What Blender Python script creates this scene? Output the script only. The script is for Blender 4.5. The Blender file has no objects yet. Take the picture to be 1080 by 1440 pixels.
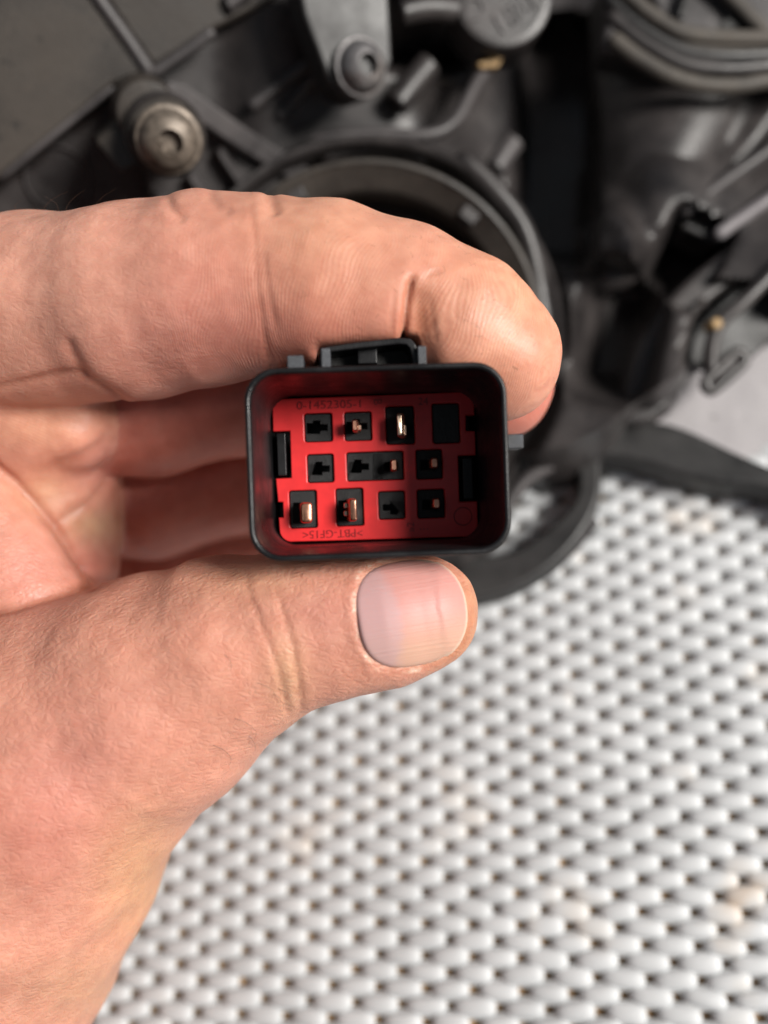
import bpy, bmesh, math, random
import numpy as np
from mathutils import Vector, Matrix
random.seed(7); rng = np.random.default_rng(7)
sc = bpy.context.scene
COL = sc.collection

# ------------------------------------------------------------------ camera, world, light, exposure
FPX = 1187.17                                  # focal length in photo pixels (1080 wide)
A = 11.0                                       # hole pitch of the mat, mm
ROT = np.array([[0.98125301, 0.00340266, -0.19269394],
                [0.0666316, 0.93219587, 0.35576831],
                [0.18083905, -0.36193823, 0.91449328]])     # world axes seen from the camera
CAM = np.array([-0.0278036, 0.43779812, 19.60616791]) * A   # camera position over the mat, mm
u_, _, v_ = np.linalg.svd(ROT); ROT = u_ @ v_

cam = bpy.data.cameras.new('camera'); cam_o = bpy.data.objects.new('camera', cam); COL.objects.link(cam_o)
M = Matrix(ROT.T.tolist()).to_4x4(); M.translation = Vector((CAM * .001).tolist()); cam_o.matrix_world = M
cam.sensor_fit = 'HORIZONTAL'; cam.sensor_width = 36; cam.lens = 36 * FPX / 1080
cam.clip_start = .005; cam.clip_end = 50
cam.dof.use_dof = True; cam.dof.focus_distance = .133; cam.dof.aperture_fstop = 8.8
sc.camera = cam_o
sc.render.resolution_x, sc.render.resolution_y = 768, 1024

w = bpy.data.worlds.new('World'); sc.world = w; w.use_nodes = True
w.node_tree.nodes['Background'].inputs[0].default_value = (.80, .88, 1, 1)
w.node_tree.nodes['Background'].inputs[1].default_value = .17

def area(name, d_cam, dist, size, power, color):
    """soft lamp; d_cam is the direction towards it as seen by the camera (right, up, towards viewer)"""
    l = bpy.data.lights.new(name, 'AREA'); l.shape = 'DISK'; l.size = size; l.energy = power; l.color = color
    o = bpy.data.objects.new(name, l); COL.objects.link(o)
    d = ROT.T @ (np.array(d_cam) / np.linalg.norm(d_cam))
    tgt = np.array([0, 10., 80.]) * .001
    p = Vector((tgt + d * dist).tolist()); o.location = p
    o.rotation_euler = Vector(d.tolist()).to_track_quat('Z', 'Y').to_euler()
area('window_light', (.86, .34, 1.0), 1.1, .42, 26, (1, .965, .91))

vs = sc.view_settings; vs.view_transform = 'Standard'; vs.look = 'None'; vs.exposure = 0; vs.gamma = 1
sc.cycles.use_denoising = True

# ------------------------------------------------------------------ helpers
def c2w(p):                                    # camera-frame mm -> world metres
    p = np.asarray(p, float); return (p @ ROT + CAM) * .001
def V(px, py, d):                              # where the sight line of a photo pixel reaches depth d (mm)
    return np.array([(px - 540) / FPX * d, (720 - py) / FPX * d, -d])
NRM = ROT[:, 2]
def matd(px, py, h=0.0):                       # depth of the mat plane (raised by h mm)
    r = np.array([(px - 540) / FPX, (720 - py) / FPX, -1.0]); return (h - CAM[2]) / (NRM @ r)

def prop(o, label=None, cat=None, group=None, kind=None):
    if label: o['label'] = label
    if cat: o['category'] = cat
    if group: o['group'] = group
    if kind: o['kind'] = kind
    return o
def empty(name, loc):
    o = bpy.data.objects.new(name, None); COL.objects.link(o); o.location = Vector(list(loc)); o.empty_display_size = .01
    return o
def root_of(o):
    while o.parent: o = o.parent
    return o
def link(name, me, parent=None, mats=()):
    for m in mats: me.materials.append(m)
    o = bpy.data.objects.new(name, me); COL.objects.link(o)
    if parent: o.parent = parent
    return o
def mesh(name, verts, faces, mat, parent=None, smooth=35, bevel=0, world=False, seg=2):
    """verts in camera-frame mm (or world metres); stored relative to the root thing's origin"""
    v = np.asarray(verts, float) if world else c2w(verts)
    if parent is not None: v = v - np.array(root_of(parent).location)
    me = bpy.data.meshes.new(name); me.from_pydata(v.tolist(), [], [list(map(int, f)) for f in faces]); 
    bm = bmesh.new(); bm.from_mesh(me); bmesh.ops.recalc_face_normals(bm, faces=bm.faces[:]); bm.to_mesh(me); bm.free()
    if smooth:
        me.polygons.foreach_set('use_smooth', [True] * len(me.polygons))
        if not bevel: me.set_sharp_from_angle(angle=math.radians(smooth))
    o = link(name, me, parent, (mat,))
    if bevel:
        b = o.modifiers.new('bevel', 'BEVEL'); b.width = bevel * .001; b.segments = seg; b.limit_method = 'ANGLE'; b.angle_limit = math.radians(30)
        b.harden_normals = True
    return o
def loft(rings, cap0=True, cap1=True, closed=True):
    n = len(rings[0]); v = np.concatenate(rings); f = []
    for i in range(len(rings) - 1):
        for j in range(n if closed else n - 1):
            k = (j + 1) % n; f.append((i*n+j, i*n+k, (i+1)*n+k, (i+1)*n+j))
    if cap0: f.append(tuple(range(n))[::-1])
    if cap1: f.append(tuple(range((len(rings)-1)*n, len(rings)*n)))
    return v, f
def frame_from(axis, up=(0, 1, 0.01)):
    z = np.array(axis, float); z /= np.linalg.norm(z)
    x = np.cross(up, z); x /= np.linalg.norm(x); return x, np.cross(z, x), z
def lathe(c, axis, prof, n=40, capped=True):
    x, y, z = frame_from(axis); th = np.linspace(0, 2*np.pi, n, endpoint=False); rings = []
    for r, h in prof: rings.append(np.array(c) + z*h + r*(np.cos(th)[:, None]*x + np.sin(th)[:, None]*y))
    return loft(rings, capped, capped)
def spline(P, n):
    P = np.asarray(P, float); t = np.arange(len(P)); T = np.linspace(0, len(P)-1, n); out = []
    for q in T:
        i = min(int(q), len(P)-2); u = q - i
        p0 = P[max(i-1, 0)]; p1 = P[i]; p2 = P[i+1]; p3 = P[min(i+2, len(P)-1)]
        out.append(.5*((2*p1)+(-p0+p2)*u+(2*p0-5*p1+4*p2-p3)*u*u+(-p0+3*p1-3*p2+p3)*u**3))
    return np.array(out)
def sweep(path, sect, up=None, scale=None):
    """closed section [(a,b)] swept along a path; a sideways, b towards 'up'"""
    path = np.asarray(path, float); rings = []
    for i in range(len(path)):
        t = path[min(i+1, len(path)-1)] - path[max(i-1, 0)]; t /= np.linalg.norm(t)
        u = np.array([0, 0, 1.]) if up is None else np.array(up, float)
        s = np.cross(t, u); s /= np.linalg.norm(s); u = np.cross(s, t); k = 1 if scale is None else scale[i]
        rings.append(np.array([path[i] + s*a*k + u*b*k for a, b in sect]))
    return loft(rings)
def circ(r, n=10, ry=None):
    return [(r*math.cos(2*math.pi*k/n), (ry or r)*math.sin(2*math.pi*k/n)) for k in range(n)]
def rrect(hx, hy, r, n=6):
    p = []
    for cx, cy, a0 in ((hx-r, hy-r, 0), (-hx+r, hy-r, 90), (-hx+r, -hy+r, 180), (hx-r, -hy+r, 270)):
        for k in range(n+1):
            a = math.radians(a0 + 90*k/n); p.append((cx + r*math.cos(a), cy + r*math.sin(a)))
    return p
def prism(front, back):
    n = len(front); v = np.concatenate([front, back]); f = [tuple(range(n)), tuple(range(2*n-1, n-1, -1))]
    for i in range(n): f.append((i, (i+1) % n, n+(i+1) % n, n+i))
    return v, f
def smst(a, b, x): t = np.clip((x-a)/(b-a), 0, 1); return t*t*(3-2*t)

# ------------------------------------------------------------------ materials
def mat(name):
    m = bpy.data.materials.new(name); m.use_nodes = True; nt = m.node_tree
    return m, nt, nt.nodes['Principled BSDF'], (lambda t, **k: mk(nt, t, **k))
def mk(nt, t, **k):
    n = nt.nodes.new(t)
    for a, b in k.items():
        if a in n.bl_rna.properties: setattr(n, a, b)
        else: n.inputs[a].default_value = b
    return n
def ramp(nt, src, stops):
    r = nt.nodes.new('ShaderNodeValToRGB'); e = r.color_ramp.elements
    while len(e) < len(stops): e.new(.5)
    for q, (p, c) in zip(e, stops): q.position = p; q.color = (*c, 1) if len(c) == 3 else c
    nt.links.new(src, r.inputs[0]); return r.outputs[0]

def plastic(name, col, dust, rough=.45, dustamt=.5, scale=60, bump=.25, spec=.5):
    """black moulded plastic with brown dust, scuffs and a fine grain"""
    m, nt, b, N = mat(name); L = nt.links.new
    tc = N('ShaderNodeTexCoord')
    n1 = N('ShaderNodeTexNoise', Scale=scale, Detail=6., Roughness=.6); L(tc.outputs['Object'], n1.inputs['Vector'])
    n2 = N('ShaderNodeTexNoise', Scale=scale*22, Detail=3., Roughness=.6); L(tc.outputs['Object'], n2.inputs['Vector'])
    add = N('ShaderNodeMath', operation='MULTIPLY'); L(n1.outputs[0], add.inputs[0])
    a2 = N('ShaderNodeMath', operation='MULTIPLY_ADD'); L(n2.outputs[0], a2.inputs[0]); a2.inputs[1].default_value = .8; a2.inputs[2].default_value = .6
    L(a2.outputs[0], add.inputs[1])
    c = ramp(nt, add.outputs[0], [(.28, col), (.28 + .5*(1.15-dustamt), dust)])
    n3 = N('ShaderNodeTexNoise', Scale=scale*.45, Detail=7., Roughness=.65, Distortion=.6); L(tc.outputs['Object'], n3.inputs['Vector'])
    n4 = N('ShaderNodeTexNoise', Scale=scale*5., Detail=2.); L(tc.outputs['Object'], n4.inputs['Vector'])
    c3 = ramp(nt, n3.outputs[0], [(.33, (.58, .56, .55)), (.66, (1.15, 1.12, 1.08))]); c4 = ramp(nt, n4.outputs[0], [(.27, (.45, .45, .45)), (.33, (1, 1, 1)), (.70, (1, 1, 1)), (.76, (1.35, 1.32, 1.3))])
    x1 = N('ShaderNodeMix', data_type='RGBA', blend_type='MULTIPLY'); x1.inputs[0].default_value = 1; L(c, x1.inputs[6]); L(c3, x1.inputs[7])
    x2 = N('ShaderNodeMix', data_type='RGBA', blend_type='MULTIPLY'); x2.inputs[0].default_value = 1; L(x1.outputs[2], x2.inputs[6]); L(c4, x2.inputs[7]); L(x2.outputs[2], b.inputs['Base Color'])
    mr = N('ShaderNodeMapRange'); L(n1.outputs[0], mr.inputs[0]); mr.inputs[1].default_value = .3; mr.inputs[2].default_value = .7
    mr.inputs[3].default_value = rough-.08; mr.inputs[4].default_value = rough+.2; L(mr.outputs[0], b.inputs['Roughness'])
    bp = N('ShaderNodeBump', Strength=bump, Distance=.0004); L(n2.outputs[0], bp.inputs['Height']); L(bp.outputs[0], b.inputs['Normal'])
    b.inputs['Specular IOR Level'].default_value = spec
    return m
PL_DUST = plastic('dusty_black_plastic', (.0125, .0100, .0085), (.037, .030, .0245), .52, .62, 45)
PL_BLACK = plastic('black_plastic', (.012, .011, .0118), (.040, .035, .035), .36, .45, 60)
PL_DARK = plastic('deep_black_plastic', (.006, .006, .006), (.014, .013, .013), .5, .3, 60)
PL_DARK2 = plastic('satin_black_plastic', (.010, .010, .0105), (.028, .027, .0275), .45, .4, 60)
PL_GREY = plastic('worn_grey_plastic', (.026, .024, .0255), (.064, .058, .060), .42, .5, 60)
PL_RUB = plastic('dusty_rubber', (.022, .020, .018), (.075, .066, .057), .6, .6, 70)
PL_PALE = plastic('pale_lilac_plastic', (.17, .158, .17), (.24, .23, .245), .5, .5, 40)
PL_CON = plastic('connector_black', (.006, .006, .007), (.010, .010, .0115), .32, .35, 150, .12, .32)
PL_BLK = plastic('terminal_black', (.005, .005, .006), (.012, .012, .0135), .5, .35, 400, .3, .35)
PL_LUG = plastic('scuffed_connector_lug', (.018, .020, .024), (.06, .066, .08), .45, .5, 300, .4)
def simple(name, col, rough, metal=0, nscale=300, var=.25, bump=.15, bd=.0002):
    m, nt, b, N = mat(name); L = nt.links.new
    tc = N('ShaderNodeTexCoord'); n1 = N('ShaderNodeTexNoise', Scale=float(nscale), Detail=5.); L(tc.outputs['Object'], n1.inputs['Vector'])
    c = ramp(nt, n1.outputs[0], [(.3, [q*(1-var) for q in col]), (.7, [min(1, q*(1+var)) for q in col])]); L(c, b.inputs['Base Color'])
    b.inputs['Roughness'].default_value = rough; b.inputs['Metallic'].default_value = metal
    bp = N('ShaderNodeBump', Strength=bump, Distance=bd); L(n1.outputs[0], bp.inputs['Height']); L(bp.outputs[0], b.inputs['Normal'])
    return m
RED = simple('red_plastic', (.60, .020, .022), .38, 0, 500, .08, .06)
RED_TXT = simple('red_lettering_relief_shade', (.20, .004, .006), .4, 0, 500, .08, .05)  # darker red carries the shade of the letter relief in its colour
COPPER = simple('copper', (.60, .30, .20), .38, 1, 900, .25, .3)
TIN = simple('tin', (.66, .48, .36), .36, 1, 900, .2, .3)
BOLT = simple('dusty_bolt_steel', (.15, .122, .098), .5, .45, 500, .4, .35)
BOLT2 = simple('grey_bolt_steel', (.20, .19, .19), .42, .75, 500, .35, .35)
AMBER = simple('tan_plastic', (.30, .19, .08), .6)
HAIR = simple('hair', (.06, .03, .018), .4)
MATW = simple('white_foam', (.42, .425, .43), .5, 0, 700, .04, .3)
def mat_knot():
    m, nt, b, N = mat('white_foam_knot'); L = nt.links.new
    oi = N('ShaderNodeTexCoord'); gp = N('ShaderNodeNewGeometry')
    n1 = N('ShaderNodeTexNoise', Scale=38., Detail=4.); L(gp.outputs['Position'], n1.inputs['Vector'])
    c = ramp(nt, n1.outputs[0], [(.30, (.46, .47, .48)), (.58, (.55, .56, .57)), (.66, (.56, .54, .52)), (.74, (.54, .46, .39))])
    L(c, b.inputs['Base Color']); b.inputs['Roughness'].default_value = .58
    n2 = N('ShaderNodeTexNoise', Scale=900., Detail=3.); L(gp.outputs['Position'], n2.inputs['Vector'])
    bp = N('ShaderNodeBump', Strength=.2, Distance=.0003); L(n2.outputs[0], bp.inputs['Height']); L(bp.outputs[0], b.inputs['Normal'])
    return m
KNOT = mat_knot()
TABLE = simple('brown_table', (.34, .21, .10), .6, 0, 60, .45)

# ------------------------------------------------------------------ setting: table top and mat
ta = prop(mesh('table', [(-.6, -.6, -.03), (.6, -.6, -.03), (.6, .6, -.03), (-.6, .6, -.03), (-.6, -.6, -.0034), (.6, -.6, -.0034), (.6, .6, -.0034), (-.6, .6, -.0034)],
     [(0, 1, 2, 3), (4, 5, 6, 7), (0, 1, 5, 4), (1, 2, 6, 5), (2, 3, 7, 6), (3, 0, 4, 7)], TABLE, world=True, smooth=0), kind='structure')
B_ = A * .61035
NX, NY = 17, 30                                # cells each way from the middle
sx, sy = 8, 8
xs = np.arange(-NX*sx, NX*sx+1) * A/sx; ys = np.arange(-NY*sy, NY*sy+1) * B_/sy
gx, gy = np.meshgrid(xs, ys, indexing='ij')
def holed(x, y):
    r = np.full(x.shape, 9.)
    for ox, oy in ((0, 0), (A/2, B_/2)):
        dx = (x-ox+A/2) % A - A/2; dy = (y-oy+B_/2) % B_ - B_/2
        r = np.minimum(r, np.hypot(dx/1.5, dy/1.1))
    return r
hz = -1.35 - .55*np.exp(-(holed(gx, gy)/1.6)**2)
vv = np.stack([gx, gy, hz], -1).reshape(-1, 3) * .001
ni, nj = gx.shape; ii, jj = np.meshgrid(np.arange(ni-1), np.arange(nj-1), indexing='ij')
keep = holed(gx[:-1, :-1] + A/sx/2, gy[:-1, :-1] + B_/sy/2) > 1.0
q = np.stack([ii*nj+jj, (ii+1)*nj+jj, (ii+1)*nj+jj+1, ii*nj+jj+1], -1)[keep]
me = bpy.data.meshes.new('mat'); me.from_pydata(vv.tolist(), [], q.tolist())
me.polygons.foreach_set('use_smooth', [True]*len(me.polygons))
mat_o = prop(link('woven_mat', me, None, (MATW,)), kind='structure')
sd = mat_o.modifiers.new('thickness', 'SOLIDIFY'); sd.thickness = .002; sd.offset = -1
# one padded knot of the weave
def knot_geo():
    v = []; f = []; nu, nv = 12, 4
    for j in range(nv):
        ph = math.pi/2 * j/nv
        for i in range(nu):
            th = 2*math.pi*i/nu; c, s = math.cos(th), math.sin(th)
            X = abs(c)**.72*math.copysign(1, c)*math.cos(ph)**.62; Y = abs(s)**.8*math.copysign(1, s)*math.cos(ph)**.62
            v.append((4.75*X, 2.12*Y*(1+.08*X), 1.75*math.sin(ph) - 1.75 + .55*X))
    v.append((0, 0, .05))
    for j in range(nv-1):
        for i in range(nu): k = (i+1) % nu; f.append((j*nu+i, j*nu+k, (j+1)*nu+k, (j+1)*nu+i))
    for i in range(nu): f.append(((nv-1)*nu+i, (nv-1)*nu+(i+1) % nu, nv*nu))
    return np.array(v)*.001, f
kv, kf = knot_geo()
kme = bpy.data.meshes.new('knot'); kme.from_pydata(kv.tolist(), [], kf); kme.polygons.foreach_set('use_smooth', [True]*len(kf)); kme.materials.append(KNOT)
spots = []
for i in range(-NX, NX):
    for j in range(-NY, NY):
        spots.append((i*A + A/2, j*B_)); spots.append((i*A, j*B_ + B_/2))
def seen(s):
    p = ROT @ (np.array([s[0], s[1], 0]) - CAM); x = 540 + FPX*p[0]/-p[2]; y = 720 - FPX*p[1]/-p[2]
    edge = np.interp(y, [840, 990, 1090, 1190, 1330, 1440], [670, 420, 330, 230, 180, 100])
    ok = -20 < x < 1100 and y < 1460 and y > (850 if x < 840 else 650+.15*(x-840)) and x > edge - 20
    return (-p[2], x, y) if ok else None
vis = sorted([(seen(s)[0], s) for s in spots if seen(s)])
near = set(s for _, s in vis[:300])
for s in spots:
    if s in near:
        o = bpy.data.objects.new('knot', kme); COL.objects.link(o); o.parent = mat_o
        o.location = (s[0]*.001, s[1]*.001, random.uniform(-.00012, .00012)); o.rotation_euler.z = random.gauss(0, .07); o.scale = (random.uniform(.92, 1.05), random.uniform(.90, 1.08), random.uniform(.85, 1.1))
rest = [s for s in spots if s not in near]
rv = (kv[None]*rng.uniform(.91, 1.07, (len(rest), 1, 3)) + np.array([(a*.001, b*.001, random.uniform(-.00012, .00012)) for a, b in rest])[:, None]).reshape(-1, 3)
rf = [tuple(x + k*len(kv) for x in f) for k in range(len(rest)) for f in kf]
rme = bpy.data.meshes.new('knots'); rme.from_pydata(rv.tolist(), [], rf); rme.polygons.foreach_set('use_smooth', [True]*len(rf))
prop(link('knots', rme, mat_o, (KNOT,)), kind='stuff')

# ------------------------------------------------------------------ headlamp housing behind the hand
HL = empty('headlamp_housing', c2w(V(420, 420, matd(420, 420))))
prop(HL, 'back of a black plastic car headlamp housing with bolts, ribs and round cap opening', 'headlamp')
PN = np.array([.30, -.45, .84]); PN /= np.linalg.norm(PN); PC = PN @ V(300, 300, 217)
def panel(px, py, h=0.):                        # depth on the upper left panel, raised by h mm
    r = np.stack([(px-540)/FPX, (720-py)/FPX, -np.ones_like(np.asarray(px, float))], -1); return (PC + h) / (r @ PN)
def VP(px, py, h=0.): return V(px, py, float(panel(np.float64(px), np.float64(py), h)))
def box_pit(x, y, cx, cy, hx, hy, s, ang=0):
    a = math.radians(ang); dx = (x-cx)*math.cos(a)+(y-cy)*math.sin(a); dy = -(x-cx)*math.sin(a)+(y-cy)*math.cos(a)
    return (1-smst(hx-s, hx+s, np.abs(dx)))*(1-smst(hy-s, hy+s, np.abs(dy)))
def shell_depth(x, y):
    r = np.stack([(x-540)/FPX, (720-y)/FPX, -np.ones_like(x)], -1); md = -CAM[2]/(r @ NRM)
    dl = panel(x, y); dr = md - 30
    d = dl + (dr-dl)*smst(560, 760, x + .25*(y-200))
    # lower strip beneath the seam, left
    seam = 250 - 130/160*x
    d += 5*smst(0, 10, y-seam)*(1-smst(300, 380, x))
    R = np.hypot(x-520, (y-482))
    d += 9*(1-smst(262, 285, R))                 # channel round the cap opening
    d += 22*(1-smst(180, 196, R))
    d += -8*np.exp(-((x-610)/60)**2-((y-230)/40)**2)
    floor = md - 4
    pit = np.maximum.reduce([box_pit(x, y, 782, 195, 52, 170, 13, 3), box_pit(x, y, 965, 362, 38, 58, 14, 30), box_pit(x, y, 868, 470, 45, 85, 30, 12),
                             box_pit(x, y, 560, 25, 90, 60, 20, 8), box_pit(x, y, 1052, 455, 55, 52, 10, 0), box_pit(x, y, 985, 478, 14, 40, 8, 15), box_pit(x, y, 1012, 22, 40, 25, 10, 0)])
    d += -13*np.exp(-((x-930)/75)**2-((y-240)/150)**2)
    d += -14*(1-smst(30, 62, np.hypot((x-858)*1.1, (y-352)*.7)))
    d = d + (np.minimum(floor, d+45)-d)*pit
    return np.minimum(d, floor)
def bottom(x): return np.interp(x, [-200, 640, 700, 730, 800, 850, 880, 960, 1080, 1250], [770, 770, 700, 640, 625, 600, 575, 520, 440, 330])
gxn, gyn = 150, 110
U = np.linspace(-170, 1250, gxn); T = np.linspace(0, 1, gyn)
top = -190.
Xg, Tg = np.meshgrid(U, T, indexing='ij'); Yg = top + (bottom(U)[:, None]-top)*Tg
Dg = shell_depth(Xg, Yg)
Pg = np.stack([(Xg-540)/FPX*Dg, (720-Yg)/FPX*Dg, -Dg], -1)
Wg = c2w(Pg.reshape(-1, 3)).reshape(gxn, gyn, 3)
idx = np.arange(gxn*gyn).reshape(gxn, gyn)
sf = np.stack([idx[:-1, :-1], idx[1:, :-1], idx[1:, 1:], idx[:-1, 1:]], -1).reshape(-1, 4).tolist()
ring = np.concatenate([idx[:, 0], idx[-1, 1:], idx[-2::-1, -1], idx[0, -2:0:-1]])
sv = Wg.reshape(-1, 3); low = sv[ring].copy(); low[:, 2] = .0006; nb = len(sv)
sv = np.concatenate([sv, low]); nr = len(ring)
for k in range(nr): sf.append((ring[k], ring[(k+1) % nr], nb+(k+1) % nr, nb+k))
mesh('shell', sv, sf, PL_BLACK, HL, smooth=60, world=True)

# upper left dusty cover plate, laid on the shell above its seam
def plate_on(poly, h, t, mt, name, bevel=.8):
    f = np.array([VP(x, y, h) for x, y in poly]); b = f - PN*t
    return mesh(name, *prism(f, b), mt, HL, bevel=bevel)
plate_on([(-170, 385), (0, 250), (160, 121), (207, 103), (140, 0), (30, -170), (-170, -170)], 2.5, 6, PL_DUST, 'cover_panel', 1.2)
plate_on([(216, 96), (302, 42), (390, 0), (420, -60), (60, -150), (150, 0)], 1.2, 5, PL_DUST, 'cover_panel', 1.2)
def rib(pts, r, h, mt=PL_GREY, name='rib', ry=None, ends=True):
    p = spline([VP(x, y, h) for x, y in pts], 6+6*len(pts)); n = len(p); sc_ = np.ones(n)
    if ends: sc_[0] = sc_[-1] = .45; sc_[1] = sc_[-2] = .85
    return mesh(name, *sweep(p, circ(r, 10, ry), PN, sc_), mt, HL, smooth=50)
rib([(100, -60), (140, 0), (180, 56), (214, 106)], 1.6, 2.4, PL_GREY)
rib([(214, 104), (258, 74), (301, 43)], 1.3, 1.6, PL_GREY)
rib([(318, 8), (332, -2), (350, -14)], 2.0, 2, PL_GREY)
rib([(350, 152), (392, 120), (434, 90)], 1.5, 1.0, PL_GREY)
rib([(390, 168), (418, 136), (443, 106)], 1.2, 1.0, PL_GREY)
rib([(0, 251), (80, 186), (160, 122)], .8, 2.6, PL_GREY)
for p in ([(304, 208), (322, 236), (341, 263)], [(264, 244), (280, 266), (297, 290)], [(219, 270), (230, 290), (238, 315)]):
    rib(p, 1.5, 4.5, PL_GREY, 'rib', 4.5)
# carrier plate under the first bolt and its fin
plate_on([(196, 165), (232, 118), (262, 122), (445, 244), (380, 285), (300, 330), (215, 300), (205, 240)], 3.5, 12, PL_BLACK, 'bolt_bracket', 1.0)
fa, fb = VP(238, 117, 9), VP(447, 246, 4)
fin = np.array([VP(236, 113, 13), VP(262, 118, 13), VP(350, 182, 9), VP(446, 243, 4.5), VP(452, 250, -4), VP(262, 128, -4)])
mesh('gusset', *prism(fin, fin + (np.cross(PN, fb-fa)/np.linalg.norm(fb-fa))*-5.0), PL_GREY, HL, bevel=.7)
# round ejector mark
c = VP(82, 252, -4.6); x_, y_, _ = frame_from(PN); th = np.linspace(0, 2*np.pi, 49)
mesh('moulded_ring', *sweep(np.array([c + 7.6*(math.cos(t)*x_ + math.sin(t)*y_) for t in th]), circ(.34, 6), PN), PL_GREY, HL)
# boss, block and bolts
bax = np.array([.30, -.48, .82]); bax /= np.linalg.norm(bax)
def bolt(c, r, ax, mt):
    b = mesh('bolt', *lathe(c, ax, [(r*.9, -3), (r, -.2), (r, .7), (r*.97, 1.05), (r*.90, 1.15), (r*.86, 1.3), (r*.84, 2.2), (r*.74, 3.6), (r*.58, 4.5), (r*.36, 5.0), (r*.35, 4.6), (r*.34, 2.2)], 48), mt, HL, smooth=38)
    x, y, z = frame_from(ax); top = np.array(c) + z*5.02
    star = [];
    for k in range(24):
        a = 2*math.pi*k/24; q = r*(.30 + .055*math.cos(6*a)); star.append((q*math.cos(a), q*math.sin(a)))
    f = np.array([top - z*2.3 + x*a + y*b2 for a, b2 in star])
    mesh('socket', *prism(f, f - z*.8), PL_DARK if mt is BOLT2 else BOLT, b, smooth=0)
    return b
p1 = V(237, 196, 177)
mesh('boss', *lathe(p1, bax, [(8.2, -32), (7.9, -6), (7.8, -3.2), (7.5, -2.8)], 40), PL_DUST, HL, smooth=40)
p0 = V(207, 158, 186)
mesh('boss', *lathe(p0, bax, [(7.3, -24), (6.9, 2.2), (6.4, 3.0), (5, 3.2)], 36), PL_DUST, HL, smooth=40)
bolt(p1, 7.0, bax, BOLT)
blk = np.array([V(133, 198, 186), V(168, 168, 186), V(196, 205, 186), V(194, 232, 186), V(170, 242, 186)])
mesh('lug_block', *prism(blk, blk - bax*16), PL_DUST, HL, bevel=.8)
# second bracket and bolt
br = [(412, -60), (428, 20), (446, 68), (462, 112), (478, 134), (498, 144), (520, 138), (540, 118), (552, 85), (550, 40), (545, -60)]
ax2 = np.array([.42, -.25, .87]); ax2 /= np.linalg.norm(ax2)
c2 = V(506, 96, 193); 
def on_plane(px, py, c, n, h=0.):
    r = np.array([(px-540)/FPX, (720-py)/FPX, -1.]); return r * ((n @ c + h)/(n @ r))
f = np.array([on_plane(x, y, c2, ax2, -1.5) for x, y in br]); mesh('bolt_bracket', *prism(f, f - ax2*9), PL_DARK2, HL, bevel=1.0)
bolt(c2, 6.4, ax2, BOLT2)
rib([(560, 20), (600, 12), (650, 16)], 3, 6, PL_BLACK, 'wire_clip')
# round cap with moulded letters, top
axc = np.array([.1, -.12, .98]); axc /= np.linalg.norm(axc); cc = V(708, -8, 205)
mesh('collar', *lathe(p1, bax, [(7.5, -14), (7.5, -5.6), (7.8, -4.6), (8.2, -4.5), (8.5, -5.4), (8.6, -14)], 40, False), PL_BLACK, HL, smooth=40)
capo = mesh('round_cap', *lathe(cc, axc, [(12.4, -14), (12.4, -1.2), (11.9, -.3), (11.2, 0), (10.2, .05), (9.9, -.35), (3, -.35)], 48), PL_BLACK, HL, smooth=35)
def text(body, size, pos, ex, ey, mt, parent, depth=.2, name='lettering', align='CENTER', bold=0.0):
    cu = bpy.data.curves.new(name, 'FONT'); cu.body = body; cu.size = size; cu.extrude = depth/2; cu.align_x = align; cu.align_y = 'CENTER'; cu.resolution_u = 3; cu.offset = bold
    to = bpy.data.objects.new(name, cu); COL.objects.link(to)
    me = bpy.data.meshes.new_from_object(to.evaluated_get(bpy.context.evaluated_depsgraph_get())); bpy.data.objects.remove(to); bpy.data.curves.remove(cu)
    co = np.empty(len(me.vertices)*3); me.vertices.foreach_get('co', co); co = co.reshape(-1, 3)
    ez = np.cross(ex, ey); P = np.array(pos) + co[:, :1]*ex + co[:, 1:2]*ey + co[:, 2:]*ez
    P = c2w(P) - np.array(root_of(parent).location); me.vertices.foreach_set('co', P.ravel()); me.update()
    return link(name, me, parent, (mt,))
xa, ya, za = frame_from(axc); ca, sa = math.cos(.62), math.sin(.62)
text('D', 8, on_plane(668, 14, cc, axc, -.2), xa, ya, PL_GREY, capo, .9)
text('HB1', 7, on_plane(728, 18, cc, axc, -.2), xa*ca + ya*sa, ya*ca - xa*sa, PL_GREY, capo, .9)
ch = np.array([on_plane(x, y, V(690, 85, 212), axc) for x, y in ((671, 88), (694, 82), (710, 76), (700, 94), (676, 95))])
mesh('tan_tab', *prism(ch, ch - axc*3), AMBER, HL, bevel=.4)
mesh('tab_stem', *sweep(np.array([V(690, 84, 213.5), V(694, 60, 216), V(700, 20, 214)]), circ(3), None), PL_DARK, HL)
# ring of the cap opening
axr = np.array([.05, -.16, .98]); axr /= np.linalg.norm(axr); rc = V(520, 482, 213)
K = 213/FPX
mesh('cap_ring', *lathe(rc, axr, [(236*K, -16), (236*K, 8.2), (233*K, 9.4), (228*K, 9.6), (222*K, 8.6), (200*K, 7.2), (196*K, 6.6), (194*K, 5.4), (192*K, -8), (176*K, -8.5), (172*K, -3), (150*K, -2)], 96), PL_DUST, HL, smooth=40)
mesh('seal_ring', *lathe(rc, axr, [(262*K, -14), (264*K, -1.0), (268*K, 0), (274*K, .2), (278*K, -1), (280*K, -14)], 96, False), PL_BLACK, HL, smooth=50)
for a in (52, 118):
    t = math.radians(a); rr = np.array([rc + axr*8 + (q*K)*(math.cos(t+s)*frame_from(axr)[0] + math.sin(t+s)*frame_from(axr)[1]) for q, s in ((202, -.06), (220, -.06), (220, .06), (202, .06))])
    mesh('locking_tab', *prism(rr + axr*.9, rr - axr*3), PL_BLACK, HL, bevel=.5)
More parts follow.
